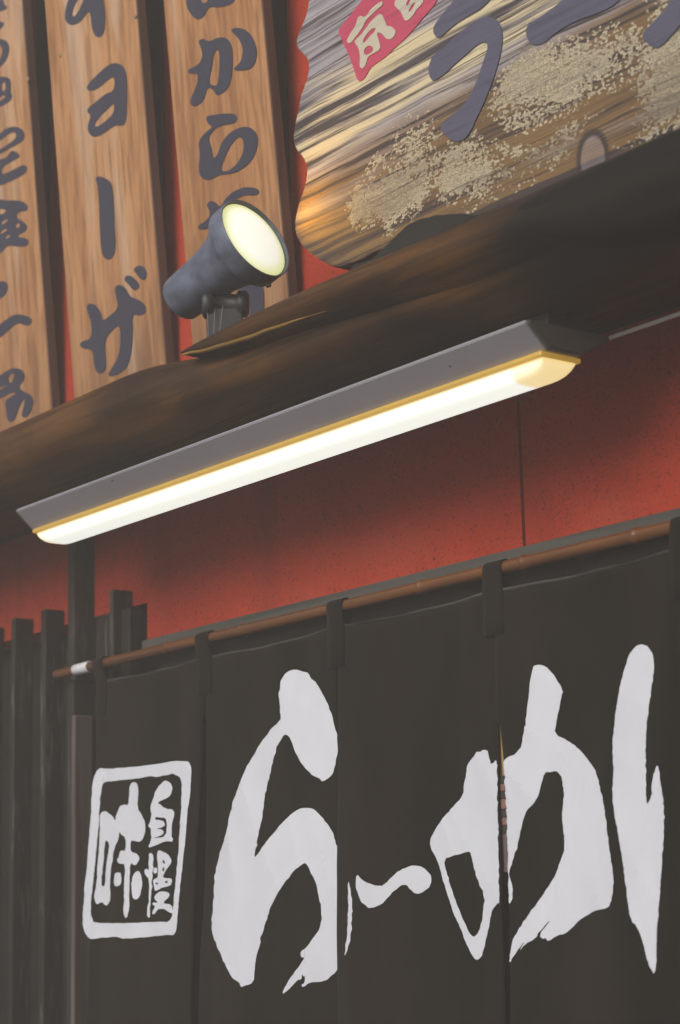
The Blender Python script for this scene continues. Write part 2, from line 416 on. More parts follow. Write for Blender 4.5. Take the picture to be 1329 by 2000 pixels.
def lower_prof(x):
    d = sm(xa - .02, xb + .05, x)
    return YF + .012 * nz(x * 1.7) + .01 * d, 2.430 - .016 * d, .064 - .018 * d, .10
slab('lower_slab', MAT['lacq'], eave, [XL + i * .04 for i in range(int((XR - XL) / .04) + 1)], lower_prof, -.055)
def upper_prof(x):
    u = max(0., x - xt); g = 1 - math.exp(-u / .16); d = sm(.25, .7, u)
    return YF - .004 - .022 * g * (1 - .3 * d), 2.462 - .012 * g - .012 * d, .004 + .030 * g + .014 * d, .03 + .06 * g
slab('upper_slab', MAT['lacq'], eave, [xt + .0008 * i * i * .6 for i in range(20)] + [xt + .19 + .03 * i for i in range(int((XR - xt - .19) / .03))], upper_prof, .02, seed=7.)
bm = bmesh.new(); rr = []                                 # golden lip, painted lacquer sheen in the crease under the pointed end
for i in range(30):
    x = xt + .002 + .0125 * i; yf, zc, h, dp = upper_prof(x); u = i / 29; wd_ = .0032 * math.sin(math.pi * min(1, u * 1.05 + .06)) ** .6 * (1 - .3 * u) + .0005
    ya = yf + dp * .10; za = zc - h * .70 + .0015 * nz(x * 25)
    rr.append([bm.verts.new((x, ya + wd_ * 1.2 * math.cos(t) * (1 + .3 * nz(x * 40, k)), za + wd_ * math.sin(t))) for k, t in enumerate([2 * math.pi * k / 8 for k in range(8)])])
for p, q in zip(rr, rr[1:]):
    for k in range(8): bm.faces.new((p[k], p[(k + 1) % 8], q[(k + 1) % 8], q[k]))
mesh_obj('crease_sheen', bm, MAT['glint'], eave, True)
# black bark left on the slab's upper edge
YB = -.235
def bark_piece(pts, y0, y1, seed):
    bm = bmesh.new(); pp = []
    for i in range(len(pts)):
        a, b = pts[i], pts[(i + 1) % len(pts)]
        for k in range(4): pp.append((a[0] + (b[0] - a[0]) * k / 4, a[1] + (b[1] - a[1]) * k / 4))
    L = 5; rows = []
    for j in range(L + 1):
        y = y0 + (y1 - y0) * j / L; row = []
        sc_ = 1 - .0 * j
        for i, (px, py) in enumerate(pp):
            q = on_y(px, py, y0)
            n_ = .004 * nz(i * .6 + seed, j * 1.3)
            row.append(bm.verts.new((q.x + n_, y + .003 * nz(i * .9, j, seed), q.z + n_ + (-.004 * j if j > 2 else 0))))
        rows.append(row)
    for a, b in zip(rows, rows[1:]):
        for i in range(len(a)):
            k = (i + 1) % len(a); bm.faces.new((a[i], a[k], b[k], b[i]))
    bm.faces.new(rows[0]); bm.faces.new(rows[-1])
    bmesh.ops.triangulate(bm, faces=[f for f in bm.faces if len(f.verts) > 4])
    return mesh_obj('bark_edge', bm, MAT['bark'], eave)
bark_piece([(668, 545), (690, 521), (757, 488), (775, 466), (800, 436), (850, 420), (924, 417), (930, 434), (950, 470), (860, 520), (760, 545)], YB, YB + .07, 1.)
xk = on_y(985, 420, -.27).x
def added_shade_slab_prof(x):
    u = max(0., x - xk); g = 1 - math.exp(-u / .10)
    return -.266 - .016 * g + .003 * nz(x * 7), 2.448 - .030 * g + .003 * nz(x * 11, 3.), .012 + .048 * g, .03 + .035 * g
slab('added_shade_slab', MAT['nearblack'], eave, [xk + .0006 * i * i for i in range(16)] + [xk + .16 + .03 * i for i in range(int((XR - xk - .16) / .03))], added_shade_slab_prof, -.02, seed=3., rough=.005)  # near-black slab added to carry on the shade painted into the eave end
# ------------------------------------------------------------------ menu boards, leaning out at the top
def board_fn(x, z): return -.012 - .087 * (z - 2.5)
def menu_board(label, pxl, pxr, seed, glyphs, nails=()):
    t = thing('menu_board', label, 'menu board', 'hand-lettered menu boards above the eave')
    x0 = on_surf(*pxl, board_fn).x; x1 = on_surf(*pxr, board_fn).x
    bm = bmesh.new(); add_box(bm, x0, x1, 0, .018, 2.42, 4.1, .0025)
    for v in bm.verts: v.co.y += board_fn(v.co.x, v.co.z)
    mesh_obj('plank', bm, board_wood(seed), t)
    # thin dark edging along both long sides
    for xe in (x0 - .002, x1 - .002):
        bm = bmesh.new(); add_box(bm, xe, xe + .004, .002, .020, 2.42, 4.1, .001)
        for v in bm.verts: v.co.y += board_fn(v.co.x, v.co.z)
        mesh_obj('edging', bm, MAT['edge'], t)
    for nx_, ny_ in nails:
        q = on_surf(nx_, ny_, board_fn); bm = bmesh.new()
        add_lathe(bm, q + Vector((0, .001, 0)), Vector((0, -1, 0)), [(0, 0), (0, .0042), (.0018, .0042), (.0026, .002), (.0026, 0)], 12)
        mesh_obj('nail', bm, MAT['nail'], t)
    for outs, hls in glyphs:
        glyph('painted_character', MAT['ink'], t, outs, hls, board_fn, .0012, .0, 0, 2)
    return t
MAT['edge'] = dark_wood('board_edge_wood', (.10, .055, .038), (.16, .09, .065), .6)
A = lambda p: crop(p, 0, 0, 2.215)
B = lambda p: crop(p, 0, 400, 2.215)
BA = lambda p: crop(p, 0, 0, 8.0)
BB = lambda p: crop(p, 0, 230, 7.409)
BC = lambda p: crop(p, 0, 520, 6.4545)
menu_board('orange-brown menu board lettered in brush script at the far end of the row', (-110, 500), (78, 500), 1, [
    ([BA([(-200, -40), (70, -20), (60, 60), (132, 112), (60, 172), (-200, 185)])], []),
    ([BA([(-200, 335), (0, 335), (65, 350), (62, 400), (0, 462), (-200, 470)])], []),
    ([BA([(-200, 620), (40, 608), (112, 640), (157, 720), (142, 850), (90, 962), (0, 1052), (-200, 1100), (-200, 1000), (0, 948), (40, 860), (45, 760), (0, 690), (-200, 690)])], []),
    ([BA([(-200, 1180), (0, 1200), (90, 1198), (167, 1230), (182, 1330), (172, 1440), (208, 1510), (150, 1592), (0, 1674), (-200, 1690), (-200, 1620), (0, 1598), (112, 1500), (40, 1482), (0, 1540), (-200, 1540)])], [BA([(33, 1288), (102, 1288), (92, 1422), (38, 1432)])]),
    ([BB([(-200, 350), (0, 240), (90, 160), (200, 122), (312, 150), (368, 220), (352, 322), (280, 372), (150, 440), (0, 527), (-200, 600), (-200, 540), (0, 470), (130, 380), (210, 330), (252, 260), (222, 200), (130, 230), (0, 340), (-200, 430)])], []),
    ([BB([(-200, 640), (0, 610), (100, 580), (148, 520), (160, 478), (240, 488), (303, 545), (260, 592), (150, 640), (30, 720), (40, 830), (110, 800), (250, 730), (352, 676), (404, 710), (392, 782), (280, 862), (130, 932), (0, 982), (-200, 1000)])], []),
    ([BB([(-200, 1150), (0, 1168), (60, 1200), (250, 1193), (362, 1218), (419, 1290), (380, 1353), (260, 1362), (250, 1460), (330, 1488), (408, 1570), (380, 1642), (270, 1692), (270, 1730), (380, 1738), (429, 1790), (390, 1863), (250, 1863), (120, 1840), (40, 1932), (-60, 2002), (-200, 2050)])],
     [BB([(-5, 1310), (100, 1330), (90, 1372), (0, 1412)]), BB([(18, 1522), (112, 1450), (127, 1490), (30, 1552)]), BB([(18, 1642), (112, 1590), (112, 1632), (8, 1692)]), BB([(78, 1742), (120, 1690), (167, 1710), (110, 1752)]), BB([(238, 1542), (292, 1520), (297, 1582), (244, 1602)])]),
    ([BC([(-100, 200), (50, 183), (108, 220), (102, 300), (60, 372), (0, 412), (-100, 430)])], []),
    ([BC([(-200, 920), (0, 740), (100, 660), (190, 608), (290, 608), (392, 648), (414, 690), (380, 748), (310, 742), (230, 710), (150, 770), (0, 912), (-200, 1000)])], []),
    ([BC([(-200, 1480), (0, 1390), (90, 1318), (190, 1278), (282, 1300), (323, 1370), (302, 1450), (240, 1512), (300, 1580), (380, 1608), (433, 1680), (412, 1800), (350, 1902), (270, 1902), (310, 1760), (322, 1663), (290, 1690), (240, 1800), (190, 1952), (100, 1962), (85, 1800), (70, 1690), (150, 1640), (220, 1600), (160, 1590), (60, 1640), (-200, 1760), (-200, 1640), (0, 1560), (110, 1500), (60, 1500), (-200, 1620)])], [BC([(112, 1402), (150, 1343), (192, 1360), (182, 1420), (145, 1482), (118, 1455)])]),
], [(55, 155)])
menu_board('orange-brown menu board with a long bar stroke among its brush characters', (124, 500), (305, 500), 2, [
    ([A([(295, 5), (280, 75), (295, 105), (325, 108), (355, 90), (385, 45), (395, 65), (400, 120), (415, 158), (435, 162), (455, 140), (458, 60), (450, 0), (440, -80), (400, -80), (365, 0), (345, 45), (325, 75), (312, 65), (325, 20), (345, -10), (310, -20)])], []),
    ([A([(372, 375), (440, 308), (475, 278), (510, 271), (540, 290), (552, 330), (552, 430), (550, 520), (535, 546), (500, 540), (440, 585), (405, 594), (385, 575), (382, 540), (398, 500), (380, 486), (382, 468), (420, 440), (460, 405), (497, 395), (500, 335), (480, 335), (430, 382), (388, 396)])], [A([(408, 540), (438, 500), (470, 470), (497, 443), (496, 490), (460, 525), (420, 552)])]),
    ([[(187, 347), (196, 344), (212, 350), (221, 361), (224, 406), (225, 450), (227, 468), (226, 495), (217, 507), (208, 507), (199, 495), (196, 445), (195, 400), (192, 361)]], []),
    ([B([(376, 442), (390, 424), (420, 435), (440, 470), (445, 505), (480, 480), (517, 445), (505, 400), (498, 360), (515, 344), (545, 355), (565, 400), (610, 413), (634, 440), (632, 470), (605, 480), (575, 470), (578, 560), (570, 650), (550, 710), (500, 740), (465, 742), (490, 700), (515, 660), (525, 600), (522, 520), (500, 530), (455, 582), (458, 650), (463, 700), (450, 727), (425, 730), (411, 705), (405, 625), (360, 623), (346, 605), (360, 590), (398, 580), (400, 520), (386, 475)])], []),
    ([B([(538, 325), (550, 304), (575, 309), (600, 335), (607, 355), (590, 371), (575, 366), (560, 345)])], []),
    ([B([(578, 282), (600, 261), (625, 267), (640, 295), (630, 327), (610, 322), (595, 300)])], []),
], [(265, 32), (118, 108)])
menu_board('orange-brown menu board partly hidden behind the round spotlight', (361, 500), (555, 500), 3, [
    ([A([(806, 0), (815, 42), (840, 76), (862, 86), (887, 70), (905, 27), (950, 33), (1000, 20), (1020, 0), (1040, -50), (980, -90), (920, -40), (905, 0), (885, 20), (872, 0), (865, -60), (820, -60)])], []),
    ([A([(860, 175), (885, 167), (905, 182), (950, 161), (985, 164), (1006, 195), (1011, 250), (1006, 330), (990, 382), (960, 407), (938, 413), (928, 390), (900, 375), (890, 420), (870, 450), (840, 462), (823, 447), (835, 410), (855, 370), (862, 315), (818, 320), (816, 302), (845, 290), (870, 270), (880, 235), (870, 200)])], [A([(904, 362), (920, 290), (926, 240), (938, 213), (952, 220), (952, 300), (946, 362), (936, 374)])]),
    ([A([(998, 130), (1025, 119), (1065, 127), (1096, 160), (1114, 210), (1114, 250), (1100, 286), (1075, 304), (1020, 306), (1013, 296), (1045, 270), (1056, 220), (1045, 180), (1020, 150)])], []),
    ([A([(891, 508), (910, 499), (1000, 489), (1026, 499), (1029, 520), (1010, 536), (960, 542), (925, 562), (903, 600), (918, 640), (925, 690), (945, 670), (960, 620), (990, 580), (1030, 555), (1070, 547), (1101, 560), (1119, 590), (1116, 640), (1096, 690), (1060, 726), (1010, 752), (950, 757), (935, 767), (905, 781), (874, 771), (861, 740), (869, 660), (861, 625), (869, 600), (893, 572), (925, 548), (905, 540)])], [A([(955, 738), (975, 680), (1005, 620), (1038, 588), (1058, 608), (1056, 660), (1030, 710), (985, 745)])]),
    ([A([(896, 885), (915, 867), (940, 878), (955, 900), (985, 850), (1030, 818), (1080, 808), (1122, 818), (1125, 838), (1100, 847), (1060, 842), (1010, 872), (960, 925), (940, 990), (925, 965), (900, 992), (862, 993), (858, 978), (895, 955), (913, 930), (905, 900)])], []),
    ([B([(1015, 390), (1060, 346), (1100, 340), (1142, 345), (1146, 400), (1144, 475), (1130, 510), (1070, 530), (1075, 500), (1088, 470), (1085, 420), (1040, 442), (1020, 430)])], []),
    ([B([(893, 480), (930, 455), (985, 460), (1000, 500), (990, 570), (900, 590)])], []),
])

# ------------------------------------------------------------------ big weathered signboard
def sign_fn(x, z): return -.115 - .07 * (z - 2.6)
sign = thing('wooden_signboard', 'big weathered plank signboard with wavy edge and slate blue brush lettering', 'signboard')
edge_px = [(615, -60), (604, -10), (597, 30), (586, 55), (576, 82), (582, 98), (598, 112), (602, 125), (601, 145), (594, 165), (588, 190), (580, 220), (574, 250), (571, 272), (577, 292), (590, 306), (599, 325), (598, 345), (592, 372), (582, 398), (575, 428), (575, 452), (582, 472), (600, 488), (622, 505), (642, 518), (658, 523), (676, 518), (700, 508), (740, 488), (800, 470)]
ep = [on_surf(x, y, sign_fn) for x, y in chaikin(edge_px, 1)[:-2]]
prof = [(p.x, p.z) for p in ep]
zb = prof[-1][1] - .015
prof += [(-1.7, zb - .01), (-1.2, zb), (-.75, zb - .008), (-.70, zb + .05), (-.73, 2.8), (-.69, 3.05), (-.74, 3.28)]
prof += [(-.9, 3.36), (-1.5, 3.34), (-2.1, 3.37), (-2.32, 3.33)]
bm = bmesh.new()
vv = [bm.verts.new((a, 0, b)) for a, b in prof]
f = bm.faces.new(vv)
r = bmesh.ops.extrude_face_region(bm, geom=[f])
for v in r['geom']:
    if isinstance(v, bmesh.types.BMVert): v.co.y += .055
for v in bm.verts: v.co.y += sign_fn(v.co.x, v.co.z)
bmesh.ops.bevel(bm, geom=[e for e in bm.edges if len({round(v.co.y - sign_fn(v.co.x, v.co.z), 3) for v in e.verts}) == 1], offset=.004, segments=2, affect='EDGES', profile=.5)
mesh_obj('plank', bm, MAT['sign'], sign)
S3 = lambda p: crop(p, 550, 0, 3.3225)
S4 = lambda p: crop(p, 850, 0, 2.7745)
sg = lambda nm, mt, o, h=(), l=.0, t=.0018, s=2: glyph(nm, MAT[mt], sign, o, list(h), sign_fn, l, t, 0, s)
sg('raised_character', 'slate', [S4([(-10, 302), (60, 250), (130, 185), (210, 120), (270, 91), (322, 94), (357, 130), (371, 190), (366, 260), (345, 350), (320, 430), (290, 510), (255, 590), (225, 650), (200, 710), (165, 757), (122, 772), (80, 752), (43, 717), (33, 685), (60, 650), (130, 600), (185, 540), (215, 480), (245, 400), (275, 310), (294, 250), (280, 228), (240, 235), (180, 290), (110, 350), (60, 400), (0, 441), (-22, 427), (-34, 374)])])
sg('raised_stroke', 'slate', [S4([(-2, 145), (20, 110), (60, 60), (100, 10), (140, -40), (220, -110), (330, -150), (370, -90), (320, -20), (260, 45), (200, 80), (130, 120), (70, 170), (32, 206), (8, 202), (-6, 172)])])
sg('raised_stroke', 'slate', [S4([(498, 190), (499, 150), (525, 124), (580, 90), (650, 40), (692, 5), (760, -50), (900, -140), (1040, -190), (1110, -130), (1060, -50), (1005, 0), (960, 40), (880, 75), (790, 105), (700, 150), (640, 195), (600, 231), (545, 249), (512, 225)])])
sg('raised_stroke', 'slate', [S4([(1128, 192), (1150, 160), (1200, 110), (1260, 40), (1300, -20), (1400, -150), (1490, -200), (1500, -90), (1420, 30), (1340, 130), (1290, 190), (1240, 242), (1205, 263), (1168, 247), (1142, 222)])])
sg('rose_plaque', 'pink', [S3([(370, 200), (410, 150), (455, 95), (510, 25), (570, -45), (740, -230), (860, -330), (1000, -300), (1090, -140), (1015, 0), (985, 50), (930, 110), (870, 180), (810, 250), (740, 310), (680, 370), (620, 410), (580, 440), (555, 490), (518, 531), (495, 516), (470, 430), (430, 330), (395, 255)])], t=.0015, s=1)
SP = lambda p: crop(p, 650, 0, 6.041)
cv = dict(l=.0015, t=.0012, s=1)
sg('carved_character', 'cream', [SP([(195, 508), (183, 482), (210, 430), (260, 350), (298, 290), (308, 218), (350, 188), (387, 210), (430, 178), (470, 108), (560, 38), (602, 18), (607, 62), (560, 102), (470, 182), (410, 242), (370, 332), (300, 422), (250, 492), (212, 518)])], **cv)
sg('carved_character', 'cream', [SP([(272, 502), (300, 460), (350, 420), (400, 350), (460, 268), (530, 198), (570, 163), (607, 190), (647, 290), (652, 313), (700, 313), (748, 350), (763, 390), (737, 442), (690, 473), (648, 462), (610, 412), (570, 387), (537, 392), (556, 470), (583, 560), (562, 602), (500, 632), (432, 672), (412, 762), (370, 818), (333, 792), (343, 700), (328, 580), (298, 532)])], [SP([(368, 502), (400, 430), (470, 348), (522, 328), (522, 372), (450, 442), (390, 513)]), SP([(383, 612), (410, 558), (460, 538), (497, 570), (492, 612), (420, 658), (393, 647)])], **cv)
sg('carved_character', 'cream', [SP([(743, 62), (758, 10), (800, -60), (950, -120), (1100, -80), (1088, 20), (1062, 62), (1002, 122), (962, 192), (890, 258), (858, 232), (828, 152), (778, 102)])], [SP([(878, 62), (920, -22), (948, -12), (906, 78)]), SP([(908, 132), (975, 28), (993, 50), (952, 122), (925, 148)])], **cv)

# ------------------------------------------------------------------ round spotlight on the eave
DV = (CR * .69 + CD * -.48 + CF * -.54).normalized()
spot = thing('spotlight', 'blue-grey flared spotlight with a glowing round lens on the eave', 'spotlight')
yc = -.165
fc = on_y(497, 467, yc)                                # centre of the lens
dist = (fc - CAM).dot(CF); U = dist / F_PX              # metres per pixel there
print('spot', fc, U)
rl = 80 * U
L = 1.0
bm = bmesh.new()
body = [(-2.86, 0.0), (-2.86, .50), (-2.82, .575), (-2.74, .625), (-2.4, .65), (-1.8, .675), (-1.35, .72), (-1.0, .80), (-.72, .91), (-.5, 1.0), (-.36, 1.06)]
add_lathe(bm, fc, DV, [(a * rl, b * rl * (.94 if a < -.6 else 1)) for a, b in body])
mesh_obj('body', bm, MAT['spot'], spot, True)
bm = bmesh.new()
add_lathe(bm, fc, DV, [(a * rl, b * rl) for a, b in [(-.46, 1.04), (-.46, 1.08), (-.42, 1.10), (.02, 1.11), (.06, 1.11), (.07, 1.09), (.05, 1.075), (-.02, 1.06), (-.06, 1.0), (-.42, 1.0)]], 64)
mesh_obj('rim', bm, MAT['spot'], spot, True)
bm = bmesh.new()
add_lathe(bm, fc, DV, [(a * rl, b * rl) for a, b in [(-.05, 1.06), (-.01, 1.0), (.05, .8), (.10, .5), (.12, .25), (.125, 0)]], 64)
u_, v_ = frame_from(DV)
def lens_fac(a):
    d = a.n('ShaderNodeVectorMath', {0: a.co, 1: tuple(fc)}, operation='DISTANCE').outputs['Value']
    return a.ramp(a.math('DIVIDE', d, rl), [(.70, 1.), (1.02, 0.)])
mesh_obj('lens', bm, glow('lit_lens', (.76, .79, .70), (.62, .68, .26), 1.0, lens_fac), spot, True)
# swivel bracket: knuckle, two cheeks, knob, foot
kb = on_y(440, 595, yc)
bm = bmesh.new(); ax = CR.copy(); ax.z = 0; ax.normalize()
add_lathe(bm, kb - ax * .022, ax, [(-.012, 0), (-.012, .017), (-.008, .021), (.004, .021), (.006, .015), (.040, .015), (.042, .020), (.054, .020), (.058, .014), (.058, 0)], 24)
mesh_obj('knuckle', bm, MAT['black'], spot, True)
foot = on_y(440, 660, yc)
up = Vector((0, 0, 1)); fr = Vector((-ax.y, ax.x, 0))
bm = bmesh.new(); vv = []
for z, hw, ht_ in ((2.43, .030, .014), (kb.z - .02, .026, .012), (kb.z + .010, .017, .010), (kb.z + .016, .010, .008)):
    vv.append([bm.verts.new(Vector((kb.x, kb.y, z)) + ax * (a * hw) + fr * (b * ht_)) for a, b in ((-1, -1), (1, -1), (1, 1), (-1, 1))])
for p, q in zip(vv, vv[1:]):
    for k in range(4): bm.faces.new((p[k], p[(k + 1) % 4], q[(k + 1) % 4], q[k]))
bm.faces.new(vv[0]); bm.faces.new(vv[-1])
bmesh.ops.bevel(bm, geom=bm.edges[:], offset=.002, segments=2, affect='EDGES')
mesh_obj('bracket', bm, MAT['black'], spot)
bm = bmesh.new(); add_lathe(bm, Vector((kb.x, kb.y, 2.425)), up, [(0, 0), (0, .034), (.012, .034), (.02, .026), (.024, 0)], 24)
mesh_obj('foot', bm, MAT['black'], spot, True)
bm = bmesh.new()
for k in range(3):
    a0 = kb + ax * (.012 * k - .01) + Vector((0, -.02, 0)); b0 = Vector((kb.x + .01 * k, kb.y - .03, 2.47))
    add_lathe(bm, a0, b0 - a0, [(0, .0003), ((b0 - a0).length, .0003)], 4)
mesh_obj('cobweb_thread', bm, MAT['thread'], spot)
bm = bmesh.new(); sc_p = fc - DV * rl * .2 + (CR * -.95 + CD * .25).normalized() * 0
add_lathe(bm, fc - DV * (.16 * rl) - v_ * 0 - (DV.cross(up).normalized() * -1.0) * 0 + (-u_) * 0 + (CD * 1.0 - DV * CD.dot(DV)).normalized() * (1.2 * rl), (CD - DV * CD.dot(DV)), [(0, 0), (0, .004), (.004, .004), (.005, 0)], 10)
mesh_obj('rim_screw', bm, MAT['black'], spot)
ll = bpy.data.lights.new('spotlight_beam', 'SPOT'); ll.energy = 2.4; ll.color = (1, .52, .03); ll.spot_size = R_(110); ll.spot_blend = .8; ll.shadow_soft_size = .03
lo = bpy.data.objects.new('spotlight_beam', ll); COL.objects.link(lo); lo.parent = spot
lo.location = fc + DV * (.22 * rl); lo.rotation_euler = (-DV).to_track_quat('Z', 'Y').to_euler()

# ------------------------------------------------------------------ strip lamp under the eave
lamp = thing('strip_lamp', 'long lit fluorescent strip lamp with grey housing under the timber eave', 'lamp')
YL = -.2
a_ = on_y(32, 997, YL); b_ = on_y(1028, 632, YL)
ztop = (a_.z + b_.z) / 2; lx0, lx1 = a_.x, b_.x
zlow = 2.3115; ylo = -.168; DW = .055; ymid = ylo + DW / 2; yback = -.063
def prism(bm, pts0, x0, x1, pts1=None):
    pts1 = pts1 or pts0
    a = [bm.verts.new((x0, y, z)) for y, z in pts0]; b = [bm.verts.new((x1, y, z)) for y, z in pts1]
    for i in range(len(a)):
        j = (i + 1) % len(a); bm.faces.new((a[i], a[j], b[j], b[i]))
    bm.faces.new(a); bm.faces.new(b)
bm = bmesh.new()
sec = [(YL, ztop), (YL + .001, ztop + .004), (yback - .001, ztop + .004), (yback, ztop), (ylo + DW, zlow), (ylo, zlow)]
prism(bm, sec, lx0, lx1 - .002)
bmesh.ops.bevel(bm, geom=bm.edges[:], offset=.001, segments=2, affect='EDGES')
mesh_obj('housing', bm, MAT['lampgrey'], lamp)
for xe in (lx1 - .0018, lx0 - .006):
    bm = bmesh.new(); prism(bm, [(y + (.001 if y < -.13 else -.001), z - .0005 if z > zlow + .01 else z + .001) for y, z in sec], xe, xe + .006)
    bmesh.ops.bevel(bm, geom=bm.edges[:], offset=.0015, segments=2, affect='EDGES')
    mesh_obj('end_cap', bm, MAT['lampdark'], lamp)
box('mounting_plate', MAT['soffit'], lamp, lx0 + .02, lx1 - .02, YL + .055, yback - .01, ztop + .0045, 2.372, .002)
bm = bmesh.new(); add_lathe(bm, Vector((lx1 + .001, yback + .002, ztop + .003)), Vector((1, 0, 0)), [(0, 0), (0, .0028), (XR - lx1, .0028), (XR - lx1, 0)], 12)
mesh_obj('supply_conduit', bm, MAT['strip'], lamp, True)
def face_dot(px, py, r, nm, mt):
    q = on_surf(px, py, lambda x, z: YL + (ztop - z) / (ztop - zlow) * (ylo - YL)); nrm = Vector((0, -(ztop - zlow), -(ylo - YL))).normalized()
    bm = bmesh.new(); add_lathe(bm, q - nrm * .001, nrm, [(0, 0), (0, r), (.0015, r), (.002, r * .6), (.002, 0)], 12)
    mesh_obj(nm, bm, MAT[mt], lamp)
face_dot(220, 938, .0022, 'screw', 'black'); face_dot(880, 715, .0018, 'screw', 'lampdark')
# yellowed flange and glowing half-round diffuser
dx0, dx1 = on_y(84, 1030, ymid).x, on_y(1125, 690, ymid).x
dx0 = max(dx0, lx0 + .012); dx1 = min(dx1, lx1 - .008)
print('diffuser', dx0, dx1)
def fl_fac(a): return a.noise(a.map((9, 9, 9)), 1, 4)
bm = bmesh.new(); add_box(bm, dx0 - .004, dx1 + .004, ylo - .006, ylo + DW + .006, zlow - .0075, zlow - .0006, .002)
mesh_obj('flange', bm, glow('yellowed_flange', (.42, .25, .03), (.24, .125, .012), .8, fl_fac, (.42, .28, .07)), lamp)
bm = bmesh.new(); r_ = DW / 2; hgt = .020; rings = []
N = 16
st = [(0, .02), (.002, .35), (.006, .62), (.014, .85), (.024, .96), (.036, 1.)]
xs = [(dx0 + a, s_) for a, s_ in st] + [(dx0 + .036 + (dx1 - dx0 - .072) * k / 10, 1.) for k in range(1, 10)] + [(dx1 - a, s_) for a, s_ in reversed(st)]
for x, s_ in xs:
    ring = []
    for k in range(N + 1):
        t = math.pi * k / N
        ring.append(bm.verts.new((x, ymid - r_ * math.copysign(abs(math.cos(t)) ** .6, math.cos(t)), zlow - .0075 - hgt * s_ * (math.sin(t) ** .6))))
    rings.append(ring)
for a, b in zip(rings, rings[1:]):
    for i in range(N): bm.faces.new((a[i], a[i + 1], b[i + 1], b[i]))
bm.faces.new(rings[0]); bm.faces.new(rings[-1])
def dif_fac(a):
    x, y, z = a.xyz()
    e = a.math('MULTIPLY', a.ramp(a.rng(x, dx0, dx0 + .05), [(.0, .0), (.8, 1.)]), a.ramp(a.rng(x, dx1, dx1 - .07), [(.05, .12), (.75, .2), (.85, 1.)]))
    return a.math('MULTIPLY', e, a.ramp(a.rng(z, zlow - .0075, zlow - .014), [(.0, .2), (.8, 1.)]))
mesh_obj('diffuser', bm, glow('lit_diffuser', (.86, .88, .80), (.80, .58, .20), 1.0, dif_fac), lamp, True)

# ------------------------------------------------------------------ bamboo pole and noren curtain
ZP = 2.104; RP = .0096
pole = thing('bamboo_pole', 'aged brown bamboo pole carrying the black curtain', 'pole')
xp0 = on_y(110, 1312, 0).x; xp1 = -.75
random.seed(4)
nodes = [on_y(px, py, 0).x for px, py in ((222, 1288), (330, 1262), (476, 1228), (826, 1145), (1026, 1092), (1245, 1042))] + [-1.55, -1.3, -1.05]
prof = [(0, 0), (0, RP * .82), (.003, RP * .86)]
xx = xp0 + .01
def pr(x):
    d = min(abs(x - n_) for n_ in nodes)
    return RP * (.86 + .1 * (x - xp0) / 1.5) * (1 + .24 * math.exp(-(d / .004) ** 2) + .04 * math.exp(-(d / .02) ** 2))
smp = sorted([xp0 + .01 + i * .03 for i in range(int((xp1 - xp0) / .03))] + [n_ + d for n_ in nodes for d in (-.012, -.006, -.003, 0, .003, .006, .012)])
prof += [(x - xp0, pr(x)) for x in smp] + [(xp1 - xp0, pr(xp1)), (xp1 - xp0, 0)]
bm = bmesh.new(); add_lathe(bm, Vector((xp0, 0, ZP)), Vector((1, 0, 0)), prof, 20)
mesh_obj('culm', bm, MAT['bamboo'], pole, True)
xt0 = on_y(148, 1304, 0).x; xt1 = on_y(176, 1298, 0).x
bm = bmesh.new(); add_lathe(bm, Vector((xt0, 0, ZP)), Vector((1, 0, 0)), [(0, RP * .9), (.0005, RP * 1.0), ((xt1 - xt0), RP * 1.02), ((xt1 - xt0) + .0005, RP * .9)], 20)
mesh_obj('tape_wrap', bm, MAT['tape'], pole, True)
for xk in (xp0 + .06, -1.0):
    bm = bmesh.new(); add_box(bm, xk, xk + .012, -.004, WY + .01, ZP - RP - .008, ZP - RP + .001, .001); mesh_obj('hook', bm, MAT['black'], pole)

XB = [on_y(193, 1330, 0).x] + [on_y(px, py, 0).x for px, py in ((404, 1250), (664, 1190), (972, 1105))]
XB += [XB[3] + .347, XB[3] + .694]
print('panels', XB)
TILT = [.055, .028, .026, .016, .016]
ZT = 2.074
def panel_fn(i):
    x0, x1 = XB[i], XB[i + 1]
    def fn(x, z):
        d = max(0., ZT - z); u = (x - x0) / (x1 - x0)
        y = -TILT[i] * d
        y += .006 * math.sin(u * 5.2 + i * 2.1 + d * 1.1) * min(1, d * 3) + .0035 * math.sin(u * 11 + i + d * 2) * min(1, d * 2.5)
        y += .004 * nz(x * 6 + i * 9, z * 3) * min(1, d * 6)
        y -= .010 * math.exp(-((u - .0) / .05) ** 2) * min(1, d * 2) * (1 if i in (1, 3) else -.3)      # turned selvage
        y += .0030 * abs(nz(x * 9 + z * 7 + i * 3, z * 2.5 - x * 4)) ** .7 * min(1, d * 5)
        y += .0025 * math.sin(u * math.pi * 6 + 3 * d) * math.exp(-d * 7)
        return y - .003 * i
    return fn
noren = thing('noren_curtain', 'black shop curtain in slit panels with big white brush characters', 'curtain')
def lin(i, pts):
    q = [on_surf(px, py, panel_fn(i)) for px, py in pts]
    def f(z):
        if z >= q[0].z: return None
        for a, b in zip(q, q[1:]):
            if z >= b.z: return a.x + (b.x - a.x) * (z - a.z) / (b.z - a.z)
        return q[-1].x
    return f
EDGE_R = {2: lin(2, [(974, 1415), (977, 1600), (981, 1760), (987, 1990)])}
EDGE_L = {3: lin(3, [(977, 1415), (986, 1500), (991, 1600), (996, 1760), (998, 1990)])}
gap_l = [.0, .002, .003, .0012, .002, .003]              # half gap at each slit
PAN = []
